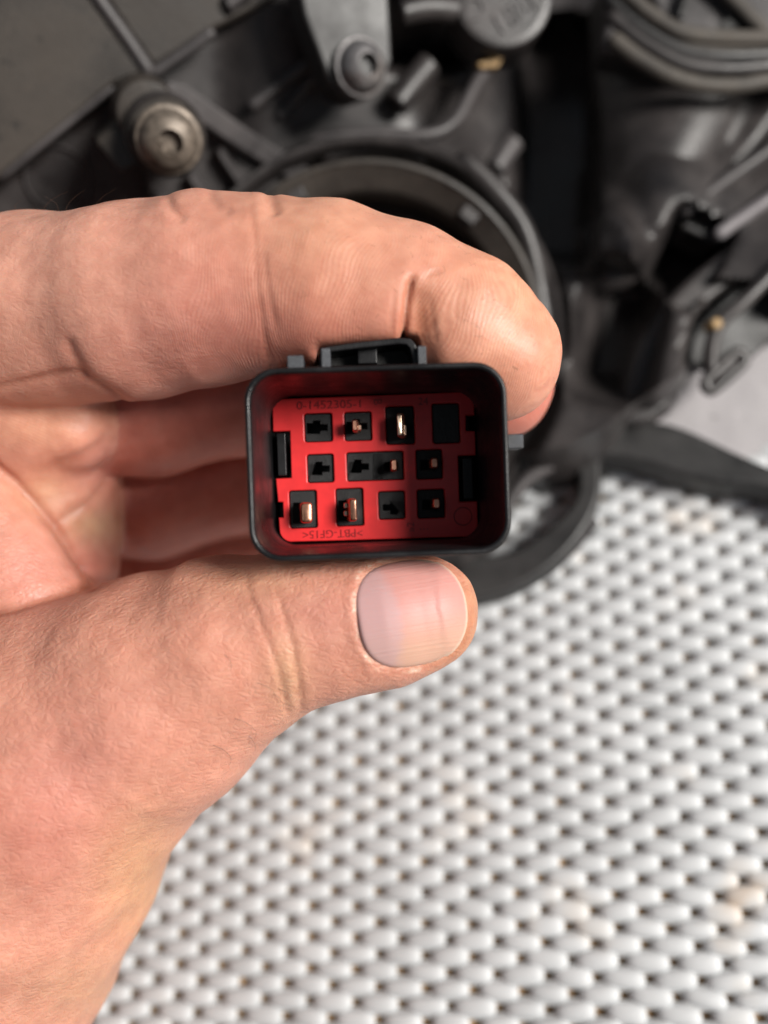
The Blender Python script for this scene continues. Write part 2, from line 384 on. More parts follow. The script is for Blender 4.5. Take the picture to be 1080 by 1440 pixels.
# step wall between the bolts and the ring
def bar(pts, r, mt, name, n=24, ry=None, nseg=10, taper=True):
    p = spline([V(*q) for q in pts], n); s_ = np.ones(n)
    if taper: s_[0] = s_[-1] = .5; s_[1] = s_[-2] = .9
    return mesh(name, *sweep(p, circ(r, nseg, ry), None, s_), mt, HL, smooth=60)
bar([(440, 195, 207), (520, 188, 208), (600, 190, 209), (640, 170, 211), (668, 120, 214), (690, 92, 217)], 1.7, PL_GREY, 'rib')
bar([(555, 150, 214), (580, 118, 214), (606, 88, 214)], 3.5, PL_BLACK, 'rib')
bar([(640, 222, 211), (690, 268, 212), (735, 330, 214), (757, 420, 215), (768, 520, 215)], 3.2, PL_BLACK, 'rib', ry=5)
bar([(695, 240, 226), (706, 222, 226), (724, 196, 226)], 3.0, PL_GREY, 'rib')
bar([(452, 222, 211), (500, 212, 211), (560, 212, 211), (600, 226, 211)], 1.6, PL_BLACK, 'rib')
# ribbed weather seal, top right
UPL = [(850, -44), (889, 0), (932, 32), (962, 47), (1010, 53), (1080, 54), (1180, 50)]; LOL = [(858, 52), (898, 82), (945, 108), (985, 119), (1035, 121), (1080, 114), (1180, 98)]
for k, (t, r, dd, mt) in enumerate(((0, 1.9, 0, PL_RUB), (.20, 1.5, 1.5, PL_RUB), (.40, 2.2, 2.4, PL_DARK2), (.66, 2.2, 2.8, PL_BLACK), (1, 2.0, 1.0, PL_RUB))):
    bar([(a+(c-a)*t, b+(d-b)*t, 212+dd) for (a, b), (c, d) in zip(UPL, LOL)], r, mt, 'seal_lip', 44)
f = np.array([V(*q) for q in ((852, -50, 217), (858, 50, 217), (900, 84, 217), (960, 112, 217), (1180, 100, 217), (1180, 50, 217), (962, 47, 217), (889, 0, 217))])
mesh('seal_body', *prism(f, f - np.array([0, 0, 20.])), PL_DARK2, HL, bevel=1)
bar([(862, -40, 216), (862, 20, 216), (854, 78, 218)], 2.4, PL_GREY, 'rib')
f = np.array([V(*q) for q in ((890, -60, 222), (930, 20, 222), (970, 44, 222), (1180, 44, 222), (1180, -60, 222))]); mesh('seal_plate', *prism(f, f-np.array([0, 0, 6.])), PL_GREY, HL, bevel=1)
bar([(975, -50, 219), (1020, -10, 219), (1052, 22, 219), (1075, 46, 219)], 2.0, PL_RUB, 'rib')
f = np.array([V(*q) for q in ((1012, 40, 220.5), (1030, 18, 220.5), (1050, 24, 220.5), (1068, 40, 220.5))]); mesh('black_sheet', *prism(f, f-np.array([0, 0, 1.])), PL_DARK, HL)  # thin black sheet in front of the seal plate
bar([(954, 28, 219), (964, -2, 219), (972, -40, 219)], 1.2, PL_DARK, 'rib')
# smooth moulded wall under the seal
lft = spline([V(836, 96, 236), V(842, 200, 233), V(843, 336, 229)], 20); rgt = spline([V(1130, 108, 226), V(1062, 205, 224), V(962, 312, 224)], 20)
g_ = []
for i in range(20):
    for j in range(16):
        t = j/15; g_.append(lft[i]*(1-t) + rgt[i]*t + np.array([0, 0, 9*math.sin(math.pi*min(1, t*1.25))**.8 if t < .8 else 0]))
gq = [(i*16+j, i*16+j+1, (i+1)*16+j+1, (i+1)*16+j) for i in range(19) for j in range(15)]
wl_ = mesh('moulded_wall', np.array(g_), gq, PL_BLACK, HL, smooth=60); md_ = wl_.modifiers.new('thickness', 'SOLIDIFY'); md_.thickness = .003; md_.offset = 0
# right hand brackets, rods and clip
f = np.array([V(*q) for q in ((955, 318, 222), (1090, 222, 222), (1180, 160, 222), (1180, 330, 222), (1090, 300, 222), (1010, 345, 222))]); mesh('side_bracket', *prism(f, f-np.array([0, 0, 14.])), PL_BLACK, HL, bevel=1)
bar([(958, 302, 219), (1005, 265, 218), (1060, 226, 217), (1140, 170, 216)], 1.6, PL_GREY, 'rib')
bar([(1005, 333, 217), (1045, 305, 216), (1090, 274, 215), (1150, 232, 214)], 1.7, PL_PALE, 'rod', taper=True)
bar([(1030, 345, 219), (1062, 315, 219), (1090, 300, 219)], 1.4, PL_GREY, 'rib')
def band(o_, i_, d, t, mt, name, bv=2.4):
    f = np.concatenate([spline([V(x, y, d) for x, y in o_], 24), spline([V(x, y, d-1.5) for x, y in i_], 24)[::-1]])
    return mesh(name, *prism(f, f - np.array([0, 0, t])), mt, HL, bevel=bv, seg=4)
band([(872, 600), (884, 530), (906, 470), (950, 410), (1010, 358), (1090, 312), (1180, 280)], [(915, 596), (968, 540), (966, 500), (976, 452), (1020, 408), (1090, 372), (1180, 340)], 215, 12, PL_BLACK, 'curved_bracket')
f = np.array([V(*q) for q in ((968, 512, 217), (974, 455, 217), (1030, 405, 217), (1100, 370, 217), (1200, 340, 217), (1200, 450, 217), (1085, 478, 217), (1060, 502, 217), (1030, 500, 217), (1000, 520, 217))])
mesh('clip_shade_slab', *prism(f, f-np.array([0, 0, 4.])), PL_DARK, HL, bevel=.8)  # flat black slab painted in for the shade of the hollow
bar([(1000, 535, 211), (1000, 490, 210), (1012, 455, 209), (1045, 425, 208), (1100, 372, 208), (1150, 335, 208)], 1.9, PL_BLACK, 'clip_arm', 30)
mesh('pivot_cap', *sweep(spline([V(838, 318, 232), V(855, 360, 229), V(872, 408, 230)], 16), circ(8.2, 20, 6), None, np.sqrt(np.maximum(.05, 1-np.linspace(-1, 1, 16)**4))), PL_BLACK, HL, smooth=60)
mesh('tan_tab', *lathe(V(1008, 455, 207), (0, 0, 1), [(1.5, -5), (1.4, 0), (.9, .5)], 16), AMBER, HL)
lp = [(992, 535), (1032, 498), (1044, 500), (1044, 512), (1006, 546), (994, 546), (992, 535)]
bar([(x, y, 210) for x, y in lp], 1.5, PL_BLACK, 'clip_loop', 36, taper=False)
bar([(999, 536, 211), (1036, 506, 211)], 1.5, PL_GREY, 'clip_bar', 10)
# pale plate and the strip that lies along the mat
f = np.array([V(*q) for q in ((850, 612, 224), (905, 560, 224), (990, 500, 224), (1060, 450, 226), (1200, 440, 226), (1200, 720, 221), (1060, 670, 221), (960, 640, 222))])
mesh('pale_plate', *prism(f, f-np.array([0, 0, 3.])), PL_PALE, HL, bevel=.8)
def flat(o_, i_, h, t, mt, name):
    P = lambda x, y: V(x, y, matd(x, y, h))
    f = np.concatenate([spline([P(*q) for q in o_], 26), spline([P(*q) for q in i_], 26)[::-1]])
    return mesh(name, *prism(f, f - NRM*t), mt, HL, bevel=1.5)
flat([(700, 560), (790, 600), (880, 592), (930, 592), (975, 606), (1030, 632), (1090, 658), (1200, 700)],
     [(700, 660), (800, 646), (850, 640), (900, 648), (950, 664), (1010, 678), (1090, 690), (1200, 745)], 11, 11.4, PL_DARK2, 'lower_strip')
# slotted ear lying on the mat beside the connector
ear = [(730, 560), (800, 570), (832, 610), (846, 660), (842, 705), (815, 755), (770, 800), (710, 832), (650, 842), (600, 830)]
inn = [(690, 640), (760, 640), (795, 645), (812, 668), (808, 700), (785, 728), (745, 760), (705, 778), (660, 780), (600, 780)]
band_o = flat(ear, inn, 9, 9.4, PL_DARK2, 'slotted_ear')
bar([(706, 724, 215), (735, 680, 215), (775, 652, 215)], 2.0, PL_GREY, 'rib')
bar([(715, 828, 219), (722, 812, 219), (730, 800, 217)], 1.6, PL_GREY, 'rib')
bar([(765, 808, 219), (800, 775, 218), (838, 730, 217)], 1.6, PL_GREY, 'rib')

# ------------------------------------------------------------------ connector
D0 = 120.; DP = 142.
C0 = V(532, 649, D0); CP = V(528, 658, DP)
cz = C0 - CP; cz /= np.linalg.norm(cz); ro = math.radians(2.0)
cx_ = np.array([math.cos(ro), math.sin(ro), 0]); cx_ -= cz*(cx_ @ cz); cx_ /= np.linalg.norm(cx_); cy_ = np.cross(cz, cx_)
def Q(x, y, z): return C0 + x*cx_ + y*cy_ + z*cz
def QA(pts): return np.array([Q(*p) for p in pts])
CN = empty('electrical_connector', c2w(Q(0, 0, -15)))
prop(CN, 'black rectangular plug connector with red pin plate and copper pins, held between finger and thumb', 'connector')
HX, HY = 18.7, 13.75
rings = []
for hx, hy, r, z in ((15.5, 10.6, 3, -35), (15.5, 10.6, 3, -31.2), (17.7, 12.8, 4, -31), (18.1, 13.2, 4.2, -3.6), (18.4, 13.45, 4.4, -3.0), (HX, HY, 4.6, -2.2), (HX, HY, 4.6, -.35), (HX-.15, HY-.15, 4.5, -.08),
                     (HX-.4, HY-.4, 4.3, 0), (HX-.72, HY-.72, 4.1, -.1), (HX-.86, HY-.86, 4.0, -.35), (HX-.95, HY-.95, 3.9, -2), (17.15, 12.3, 3.6, -24.2), (17.0, 12.2, 3.6, -30.3)):
    rings.append(QA([(a, b, z) for a, b in rrect(hx, hy, r, 8)]))
mesh('shell', *loft(rings), PL_CON, CN, smooth=50)

def fill_curve(name, outline, holes, z, t, mt, parent, bev=.12):
    """flat plate with real openings: outline and holes in mm in the connector's own plane"""
    cu = bpy.data.curves.new(name, 'CURVE'); cu.dimensions = '2D'; cu.fill_mode = 'BOTH'; cu.extrude = t/2 - bev; cu.bevel_depth = bev; cu.bevel_resolution = 2; cu.offset = -bev
    for pl in [outline] + holes:
        sp = cu.splines.new('POLY'); sp.points.add(len(pl)-1); sp.use_cyclic_u = True
        for p_, (a, b) in zip(sp.points, pl): p_.co = (a, b, 0, 1)
    to = bpy.data.objects.new(name, cu); COL.objects.link(to)
    me = bpy.data.meshes.new_from_object(to.evaluated_get(bpy.context.evaluated_depsgraph_get())); bpy.data.objects.remove(to); bpy.data.curves.remove(cu)
    co = np.empty(len(me.vertices)*3); me.vertices.foreach_get('co', co); co = co.reshape(-1, 3)
    P = C0 + co[:, :1]*cx_ + co[:, 1:2]*cy_ + (co[:, 2:] + z - t/2)*cz
    P = c2w(P) - np.array(root_of(parent).location); me.vertices.foreach_set('co', P.ravel()); me.materials.clear(); me.update()
    me.polygons.foreach_set('use_smooth', [True]*len(me.polygons)); me.set_sharp_from_angle(angle=math.radians(40))
    return link(name, me, parent, (mt,))
ZP = -np.linalg.norm(C0 - CP)
def PX(px, py, z=ZP):                           # plate coordinates (mm) of a point on the plate
    r = np.array([(px-540)/FPX, (720-py)/FPX, -1.]); n = cz; p = r*((n @ (C0 + z*cz))/(n @ r)) - C0
    return p @ cx_, p @ cy_
def rect_px(x0, x1, y0, y1, r=.45, grow=0., z=ZP):
    a, b = PX((x0+x1)/2, (y0+y1)/2, z); s = -(C0 + z*cz)[2]/FPX
    return [(a+p, b+q) for p, q in rrect((x1-x0)/2*s+grow, (y1-y0)/2*s+grow, r, 3)]
# outline of the red plate with its side notches
ol = []
pc = PX(528, 658); s_ = DP/FPX
def loc(px, py): return PX(px, py)
L0, L1 = 381, 393
R0, R1 = 667, 672
def le(y): return L0 + (L1-L0)*(y-553)/209
def re(y): return R0 + (R1-R0)*(y-553)/209
def arc(cx, cy, r, a0, a1, n=6): return [(cx + r*math.cos(math.radians(a0+(a1-a0)*k/n)), cy - r*math.sin(math.radians(a0+(a1-a0)*k/n))) for k in range(n+1)]
ol += arc(400, 578, 17, 180, 92)[0:] 
ol += arc(650, 568, 17, 92, 2)
ol += [(667, 584), (655, 584), (655, 606), (668, 606), (669, 640), (644, 641), (646, 706), (671, 705)]
ol += arc(655, 738, 17, 0, -86)
ol += arc(410, 745, 17, -94, -178)
ol += [(392, 728), (399, 728), (398, 706), (391, 706), (388, 673), (410, 672), (408, 606), (384, 607)]
OUT = [loc(*p) for p in ol]
HO = {1: (428, 467.5, 581, 621.5), 2: (484.4, 523, 579, 620), 3: (542.5, 583, 571, 625), 4: (608, 647, 567, 623.5), 5: (432, 469.5, 638.5, 678.8), 6: (487.5, 568, 635, 676),
      8: (585, 622.5, 632, 674), 9: (407, 446, 689.5, 743), 10: (472.5, 511.5, 686.5, 740), 11: (532, 570, 690.5, 730.5), 12: (586.7, 625.8, 688, 729)}
plate = fill_curve('pin_plate', OUT, [rect_px(*v, r=.4) for v in HO.values()], ZP, 2.2, RED, CN, .16)
ex, ey = cx_, cy_
def P3(px, py, z): a, b = PX(px, py, z); return Q(a, b, z)
zt = ZP + .03
text('0-1452305-1', 1.95, P3(464, 569.5, zt), ex*1.12, ey*1.0, RED_TXT, plate, .10)
text('B', 2.0, P3(530.5, 565, zt), -ey, ex, RED_TXT, plate, .10)
text('24', 1.75, P3(595, 565, zt), ex, ey, RED_TXT, plate, .10)
text('>PBT-GF15<', 1.9, P3(468, 750, zt), -ex*1.0, -ey, RED_TXT, plate, .10)
text('\u00bb2', 1.7, P3(578, 741, zt), ey, -ex, RED_TXT, plate, .10)
for k in range(3): text('.', 1.9, P3(591+5*k, 740, zt), ex, ey, RED_TXT, plate, .10)
ringp = np.array([Q(*PX(651, 726), zt) + 1.5*(math.cos(t)*ex + math.sin(t)*ey) for t in np.linspace(0, 2*np.pi, 33)])
mesh('emblem', *sweep(ringp, circ(.09, 6), cz), RED_TXT, plate)
# black terminal blocks with their slots, numbers and pins
zb = ZP - .55
def slot(px, py, pts, z): return [PX(px+a, py+b, z) for a, b in pts]
SL = [(-15, -8), (-6, -8), (-6, -11.5), (4, -11.5), (4, -6), (14.5, -6), (14.5, 2.5), (4, 2.5), (4, 7), (-15, 7)]
NUM = {1: (455, 592), 2: (510.5, 588), 3: (571, 580), 4: (637, 577), 5: (458.5, 647), 6: (513, 645.5), 8: (595, 642), 9: (419.5, 698.5), 10: (485.5, 696), 11: (544.5, 699), 12: (598, 697)}
SLOT = {1: (446, 603, 1), 2: (502, 601, 1), 3: (571, 603, 0), 4: (627, 597, 9), 5: (449, 661, 1), 6: (504, 658, 1), 8: (601, 654, 0), 9: (420, 720, 2), 10: (484, 717, 2), 11: (553, 712, -1), 12: (604, 710, 0)}
blocks = {}
for k, hp in HO.items():
    sxp, syp, kind = SLOT[k]; hs = []
    if kind == 1: hs = [slot(sxp, syp, SL, zb)]
    elif kind == -1: hs = [slot(sxp, syp, [(-a, -b) for a, b in SL], zb)]
    elif kind == 0: hs = [slot(sxp, syp, [(-10, -7), (12, -7), (12, 7), (-10, 7)], zb)]
    elif kind == 2: hs = [slot(sxp, syp, [(-8, -13), (6, -13), (6, -6), (12, -6), (12, 8), (6, 8), (6, 15), (-8, 15)], zb)]
    if k == 6: hs += [slot(531, 655, [(-6.5, -18), (6.5, -18), (6.5, 18), (-6.5, 18)], zb), slot(552, 655, [(-12, -5), (8, -5), (8, 7), (-12, 7)], zb)]
    b = fill_curve('terminal_block', rect_px(*hp, r=.35, grow=-.12), hs, zb, 1.6, PL_DARK if k == 4 else PL_BLK, CN, .10); blocks[k] = b
    if k != 4: text(str(k), 1.45, P3(*NUM[k], zb+.02), ex, ey, PL_DARK, b, .12, 'number')
text('7', 1.45, P3(542, 644, zb+.02), ex, ey, PL_DARK, blocks[6], .12, 'number')
def pin(px, py, wpx, hpx, rise, mt=COPPER, lean=(0, 0)):
    """flat blade standing out of its slot, chamfered at the tip"""
    zt_ = ZP + rise; s = -(C0 + zt_*cz)[2]/FPX; a, b = PX(px, py, zt_); hw, hh = wpx*s/2, hpx*s/2
    rings = []
    for z, kx, ky in ((ZP-2.1, 1, 1), (zt_-1.3, 1, 1), (zt_-.5, .92, .93), (zt_-.12, .80, .86), (zt_, .62, .74)):
        rings.append(QA([(a + lean[0]*(z-zt_) + p, b + lean[1]*(z-zt_) + q, z) for p, q in rrect(hw*kx, hh*ky, min(hw, hh)*kx*.55, 3)]))
    return mesh('pin', *loft(rings), mt, CN, smooth=40)
pin(499, 598, 8, 17, 4.2, lean=(-.05, 0)); pin(506, 601, 5, 8, 2.4, TIN)
pin(562, 597, 9, 34, 4.6, TIN, (-.16, 0)); pin(569, 605, 6, 18, 2.6, TIN)
pin(554, 654, 9, 17, 3.2); pin(611, 651, 11, 15, 3.0); pin(614, 708, 11, 15, 3.0)
pin(431, 721, 17, 30, 4.2, COPPER, (.10, 0)); pin(497, 717, 11, 33, 4.4, COPPER, (.12, 0)); pin(486, 711, 6, 8, 2.2, TIN); pin(486, 722, 6, 8, 2.2, TIN)
# locking bars in the side notches
def cbox(x0, x1, y0, y1, z0, z1, mt, name, parent=CN, bevel=.15):
    f = [(x0, y0), (x1, y0), (x1, y1), (x0, y1)]; return mesh(name, *prism(QA([(a, b, z1) for a, b in f]), QA([(a, b, z0) for a, b in f])), mt, parent, bevel=bevel)
def cpx(x0, x1, y0, y1, z0, z1, mt, name):
    a, b = PX(x0, y1, z1); c, d = PX(x1, y0, z1); return cbox(a, c, b, d, z0, z1, mt, name)
cpx(391, 401, 609, 669, -30, ZP+.6, PL_CON, 'locking_bar'); cpx(652, 664, 644, 702, -30, ZP+.3, PL_CON, 'locking_bar')
# bridge latch on top, posts and side lug
def cp0(px, py, z): a, b = PX(px, py, z); return a, b
zl = -2.6
arch = [cp0(x, y, zl) for x, y in ((448, 520), (450, 494), (459, 487), (500, 481), (560, 474.5), (577, 475.5), (585, 484), (590, 505), (592, 520))]
inner = [cp0(x, y, zl) for x, y in ((458, 520), (459, 499), (464, 495), (500, 490.5), (560, 484), (571, 484.5), (576, 490), (580, 505), (581, 520))]
ar = [(a, b) for a, b in arch] + [(a, b) for a, b in inner[::-1]]
mesh('latch_bridge', *prism(QA([(a, b, zl) for a, b in ar]), QA([(a, b, -15) for a, b in ar])), PL_CON, CN, bevel=.25)
def up_box(x0, x1, y0, y1, z0, z1, mt, name):
    a, b = PX(x0, y1, z1); c, d = PX(x1, y0, z1); return cbox(a, c, b, d, z0, z1, mt, name, CN, .2)
up_box(452, 464, 489, 520, -6, -1.6, PL_LUG, 'latch_post'); up_box(588, 599.5, 486, 516, -6, -1.6, PL_LUG, 'latch_post')
up_box(404, 426, 499, 521, -7, -1.2, PL_LUG, 'lug'); up_box(714, 736, 610, 631, -8, -3.0, PL_LUG, 'lug')
up_box(503, 530, 486, 512, -14, -4.5, PL_CON, 'latch_tongue'); up_box(456, 584, 488, 516, -15, -8, PL_DARK, 'latch_dark_backing')  # black backing added so the arch interior looks dark

# ------------------------------------------------------------------ the hand
def N_(px, py, d, rpx): return (*V(px, py, d), rpx*d/FPX)
CH = {
 'index': [N_(-90, 470, 152, 136), N_(50, 440, 147, 130), N_(190, 426, 142, 131), N_(290, 409, 139, 127), N_(372, 404, 137, 116), N_(465, 410, 135, 116), N_(565, 430, 134, 108), N_(650, 466, 133, 101), N_(702, 501, 133, 88)],
 'middle': [N_(-60, 560, 168, 100), N_(80, 570, 168, 97), N_(210, 577, 168, 90), N_(340, 552, 167, 84), N_(470, 530, 166, 80), N_(620, 526, 163, 79), N_(702, 541, 158, 76)],
 'ring': [N_(-60, 690, 182, 92), N_(80, 700, 184, 88), N_(215, 699, 185, 84), N_(345, 668, 186, 78), N_(480, 645, 184, 72), N_(600, 640, 178, 68)],
 'little': [N_(-60, 780, 194, 80), N_(80, 790, 197, 76), N_(230, 775, 200, 70), N_(380, 735, 198, 64), N_(520, 700, 192, 60)],
 'thumb': [N_(-10, 1130, 152, 215), N_(95, 1045, 147, 196), N_(215, 975, 143, 168), N_(318, 918, 139, 134), N_(404, 888, 136, 108), N_(478, 878, 134, 97), N_(545, 870, 133, 89), N_(592, 861, 133, 80)],
 'thenar': [N_(-270, 1640, 168, 230), N_(-165, 1470, 160, 218), N_(-62, 1320, 155, 216), N_(5, 1190, 152, 214), N_(40, 1080, 150, 190), N_(10, 975, 153, 118)],
 'mound': [N_(-150, 590, 158, 82), N_(-66, 701, 155, 82), N_(60, 868, 153, 80)],
 'web': [N_(-80, 585, 160, 92), N_(40, 590, 157, 80), N_(100, 594, 156, 68)],
 'web2': [N_(-60, 720, 171, 130), N_(58, 700, 169, 106), N_(80, 800, 170, 86)],
 'palm': [N_(-190, 600, 190, 230), N_(-190, 850, 195, 250), N_(-220, 1150, 190, 260), N_(-330, 1500, 185, 250), N_(-420, 1800, 185, 230)],
}
def smin(a, b, k):
    h = np.maximum(k - np.abs(a-b), 0)/k; return np.minimum(a, b) - h*h*k*.25
def chain(P, c, k):
    d = None
    for (a, b) in zip(c[:-1], c[1:]):
        A_, B2 = np.array(a[:3], np.float32), np.array(b[:3], np.float32); ab = B2-A_; t = np.clip(((P-A_) @ ab)/(ab @ ab), 0, 1)
        q = P - A_ - t[:, None]*ab; dd = np.sqrt((q*q).sum(1)) - (a[3] + t*(b[3]-a[3]))
        d = dd if d is None else smin(d, dd, k)
    return d
# axis of the last thumb bone, for the nail and the flattened tip
def sdf(P, parts=False):
    P = P.astype(np.float32)
    g = {k: chain(P, c, 5. if k in ('thenar', 'palm') else 3.) for k, c in CH.items()}
    th = smin(g['thumb'], g['thenar'], 9.)
    body = smin(g['palm'], th, 6.)
    wb = smin(g['web'], g['web2'], 5.)
    fing = smin(smin(smin(g['index'], g['middle'], 1.), g['ring'], 1.), g['little'], 1.)
    f2 = smin(fing, wb, 2.2)
    d = smin(smin(f2, g['mound'], 1.2), body, 1.6)
    # the flesh is pressed flat where it meets the plug and its latch
    r = P - C0.astype(np.float32); q = np.stack([r @ cx_, r @ cy_, r @ cz], 1).astype(np.float32)
    for c_, h_, rr in (((0, 0, -17), (18.15, 13.25, 16.6), 4.0), ((-1.3, 15.0, -9.5), (7.4, 3.1, 7.4), .8)):
        e = np.abs(q - np.array(c_, np.float32)) - (np.array(h_, np.float32) - rr)
        bx = np.linalg.norm(np.maximum(e, 0), axis=1) + np.minimum(e.max(1), 0) - rr
        d = -smin(-d, bx, 1.2)
    if parts: return d, g, wb, th
    return d
def surface_nets(D, org, h):
    s = D < 0
    cnt = sum(s[i:s.shape[0]-1+i, j:s.shape[1]-1+j, k:s.shape[2]-1+k].astype(np.int8) for i in (0, 1) for j in (0, 1) for k in (0, 1))
    act = (cnt > 0) & (cnt < 8); ci = np.argwhere(act); ids = np.full(act.shape, -1, np.int32); ids[act] = np.arange(len(ci))
    acc = np.zeros((len(ci), 3)); n = np.zeros(len(ci))
    cr = [(i, j, k) for i in (0, 1) for j in (0, 1) for k in (0, 1)]
    for a in cr:
        for ax in range(3):
            if a[ax]: continue
            b = list(a); b[ax] = 1
            da = D[ci[:, 0]+a[0], ci[:, 1]+a[1], ci[:, 2]+a[2]]; db = D[ci[:, 0]+b[0], ci[:, 1]+b[1], ci[:, 2]+b[2]]
            m = (da < 0) != (db < 0); t = np.where(m, da/np.where(m, da-db, 1), 0)
            p = np.array(a, float)[None] + 0*t[:, None]; p[:, ax] = t
            acc += p*m[:, None]; n += m
    v = org + h*(ci + acc/n[:, None]); F = []
    for ax in range(3):
        o1, o2 = [(1, 2), (2, 0), (0, 1)][ax]
        sl0 = [slice(1, -1)]*3; sl1 = [slice(1, -1)]*3; sl0[ax] = slice(0, -1); sl1[ax] = slice(1, None)
        e0 = s[tuple(sl0)]; e1 = s[tuple(sl1)]; w_ = np.argwhere(e0 != e1); sign = e0[e0 != e1]
        base = w_.copy(); base[:, o1] += 1; base[:, o2] += 1
        def I(d1, d2):
            b = base.copy(); b[:, o1] -= d1; b[:, o2] -= d2; return ids[b[:, 0], b[:, 1], b[:, 2]]
        qd = np.stack([I(1, 1), I(0, 1), I(0, 0), I(1, 0)], 1)
        qd[~sign] = qd[~sign][:, ::-1]; F.append(qd)
    return v, np.concatenate(F)
def hand_mesh(h=.45):
    lo = np.array([-118., -172., -235.]); hi = np.array([40., 62., -112.])
    hc = 2.0; g = [np.arange(lo[i], hi[i]+hc, hc) for i in range(3)]
    G = np.stack(np.meshgrid(*g, indexing='ij'), -1); Dc = sdf(G.reshape(-1, 3)).reshape(G.shape[:3])
    n = [int((hi[i]-lo[i])/h) for i in range(3)]
    mi = [np.minimum(np.round(np.arange(n[i])*h/hc).astype(int), len(g[i])-1) for i in range(3)]
    D = Dc[np.ix_(*mi)].astype(np.float32)
    band_ = np.abs(D) < 3.2; pts = np.argwhere(band_)
    W_ = lo + pts*h; vals = np.empty(len(pts), np.float32)
    for i in range(0, len(pts), 400000): vals[i:i+400000] = sdf(W_[i:i+400000])
    D[band_] = vals
    # cut the forearm off flat where it leaves the frame
    D[0, :, :] = D[-1, :, :] = 5; D[:, 0, :] = D[:, -1, :] = 5; D[:, :, 0] = D[:, :, -1] = 5
    return surface_nets(D, lo, h)
HV, HF = hand_mesh()
use = np.unique(HF); remap = np.full(len(HV), -1); remap[use] = np.arange(len(use)); HV = HV[use]; HF = remap[HF]
def grad(P, e=.25):
    g = np.empty((len(P), 3))
    for a in range(3):
        d = np.zeros(3); d[a] = e; g[:, a] = sdf(P+d) - sdf(P-d)
    return g/np.maximum(np.linalg.norm(g, axis=1), 1e-6)[:, None]
HN = grad(HV)
dall, gparts, dweb, dth = sdf(HV, True)
gp = {k: v for k, v in gparts.items()}
keys = ['index', 'middle', 'ring', 'little', 'thumb', 'thenar', 'web', 'web2', 'palm', 'mound']
part = np.argmin(np.stack([gp[k] for k in keys]), 0)
HU = 540 + FPX*HV[:, 0]/-HV[:, 2]; HVv = 720 - FPX*HV[:, 1]/-HV[:, 2]
view = -HV/np.linalg.norm(HV, axis=1)[:, None]; facing = (HN*view).sum(1)
def pl_dist(pts):
    pts = np.array(pts, float); best = np.full(len(HU), 1e9); tt = np.zeros(len(HU)); n = len(pts)-1
    for i in range(n):
        a, b = pts[i], pts[i+1]; ab = b-a; t = np.clip(((HU-a[0])*ab[0]+(HVv-a[1])*ab[1])/(ab @ ab), 0, 1)
        d = np.hypot(HU-a[0]-t*ab[0], HVv-a[1]-t*ab[1]); m = d < best; best[m] = d[m]; tt[m] = ((i+t)/n)[m]
    return best, tt
disp = np.zeros(len(HV)); crease_col = np.zeros(len(HV))
def inpart(*n): return np.isin(part, [keys.index(k) for k in n])
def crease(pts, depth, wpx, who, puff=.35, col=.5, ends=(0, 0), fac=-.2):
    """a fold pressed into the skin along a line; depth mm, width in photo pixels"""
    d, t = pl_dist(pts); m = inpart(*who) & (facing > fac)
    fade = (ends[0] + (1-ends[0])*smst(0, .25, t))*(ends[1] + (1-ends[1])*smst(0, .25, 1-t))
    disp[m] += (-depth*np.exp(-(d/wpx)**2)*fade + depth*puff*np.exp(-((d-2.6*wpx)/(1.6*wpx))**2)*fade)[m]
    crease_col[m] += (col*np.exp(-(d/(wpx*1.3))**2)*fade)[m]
FI = ('index',)
crease([(583, 382), (577, 398), (571, 430), (567, 470), (566, 540)], 1.1, 4.5, FI, 0, .6, (0, 1)); crease([(582, 385), (586, 430), (590, 480), (594, 540)], .9, 19, FI, 0, .35, (0, 1))
crease([(556, 405), (552, 440), (552, 480)], .16, 3, FI, 0, .15); crease([(604, 410), (608, 450), (614, 490)], .16, 3.5, FI, 0, .15); crease([(596, 392), (606, 384), (622, 380)], .2, 3, FI, 0, .15)
crease([(352, 276), (358, 330), (362, 400), (372, 470), (385, 540)], .14, 4, FI, 0, .22, (.5, .8))
crease([(368, 330), (375, 400), (392, 480)], .10, 4, FI, .4, .12)
crease([(236, 280), (244, 296), (262, 312)], .35, 7, FI, .2, .1, (1, 0)); crease([(380, 270), (383, 290), (388, 306)], .45, 9, FI, .2, .1, (1, 0)); crease([(296, 276), (308, 292), (330, 300)], .3, 8, FI, .2, .1, (1, 0))
crease([(90, 470), (104, 500), (118, 522)], .35, 8, FI+('web',), .2, .3, (0, 1))
WB = ('web', 'web2', 'thenar', 'palm', 'thumb', 'index', 'mound')
crease([(-20, 548), (40, 535), (85, 524), (110, 523), (140, 540), (172, 562)], .4, 6, WB, .1, .5, (.6, 1))
crease([(-20, 566), (40, 582), (90, 592), (135, 600)], .35, 14, WB, .2, .12)
crease([(62, 662), (84, 650), (112, 642), (140, 628), (162, 606)], .5, 9, WB, .1, .4, (.2, 0))
crease([(72, 742), (100, 722), (132, 700), (150, 675), (166, 650)], .4, 6, WB, .2, .25)
crease([(-10, 650), (20, 676), (50, 708), (75, 738), (100, 778), (124, 822)], .5, 6, WB, .1, .5, (1, 1))
crease([(-20, 866), (20, 856), (55, 843), (90, 832), (128, 822), (170, 808)], .6, 7, WB, .1, .7, (1, .2))
TH = ('thumb', 'thenar')
crease([(345, 800), (352, 840), (368, 880), (388, 925), (398, 965), (404, 1000)], .22, 4, TH, .1, .35, (.2, 1))
crease([(385, 815), (398, 860), (412, 905), (420, 950), (424, 995)], .22, 4, TH, .1, .30, (.2, 1))
crease([(60, 1380), (120, 1340), (175, 1300), (215, 1262)], .5, 16, ('thenar', 'palm'), .4, .1)
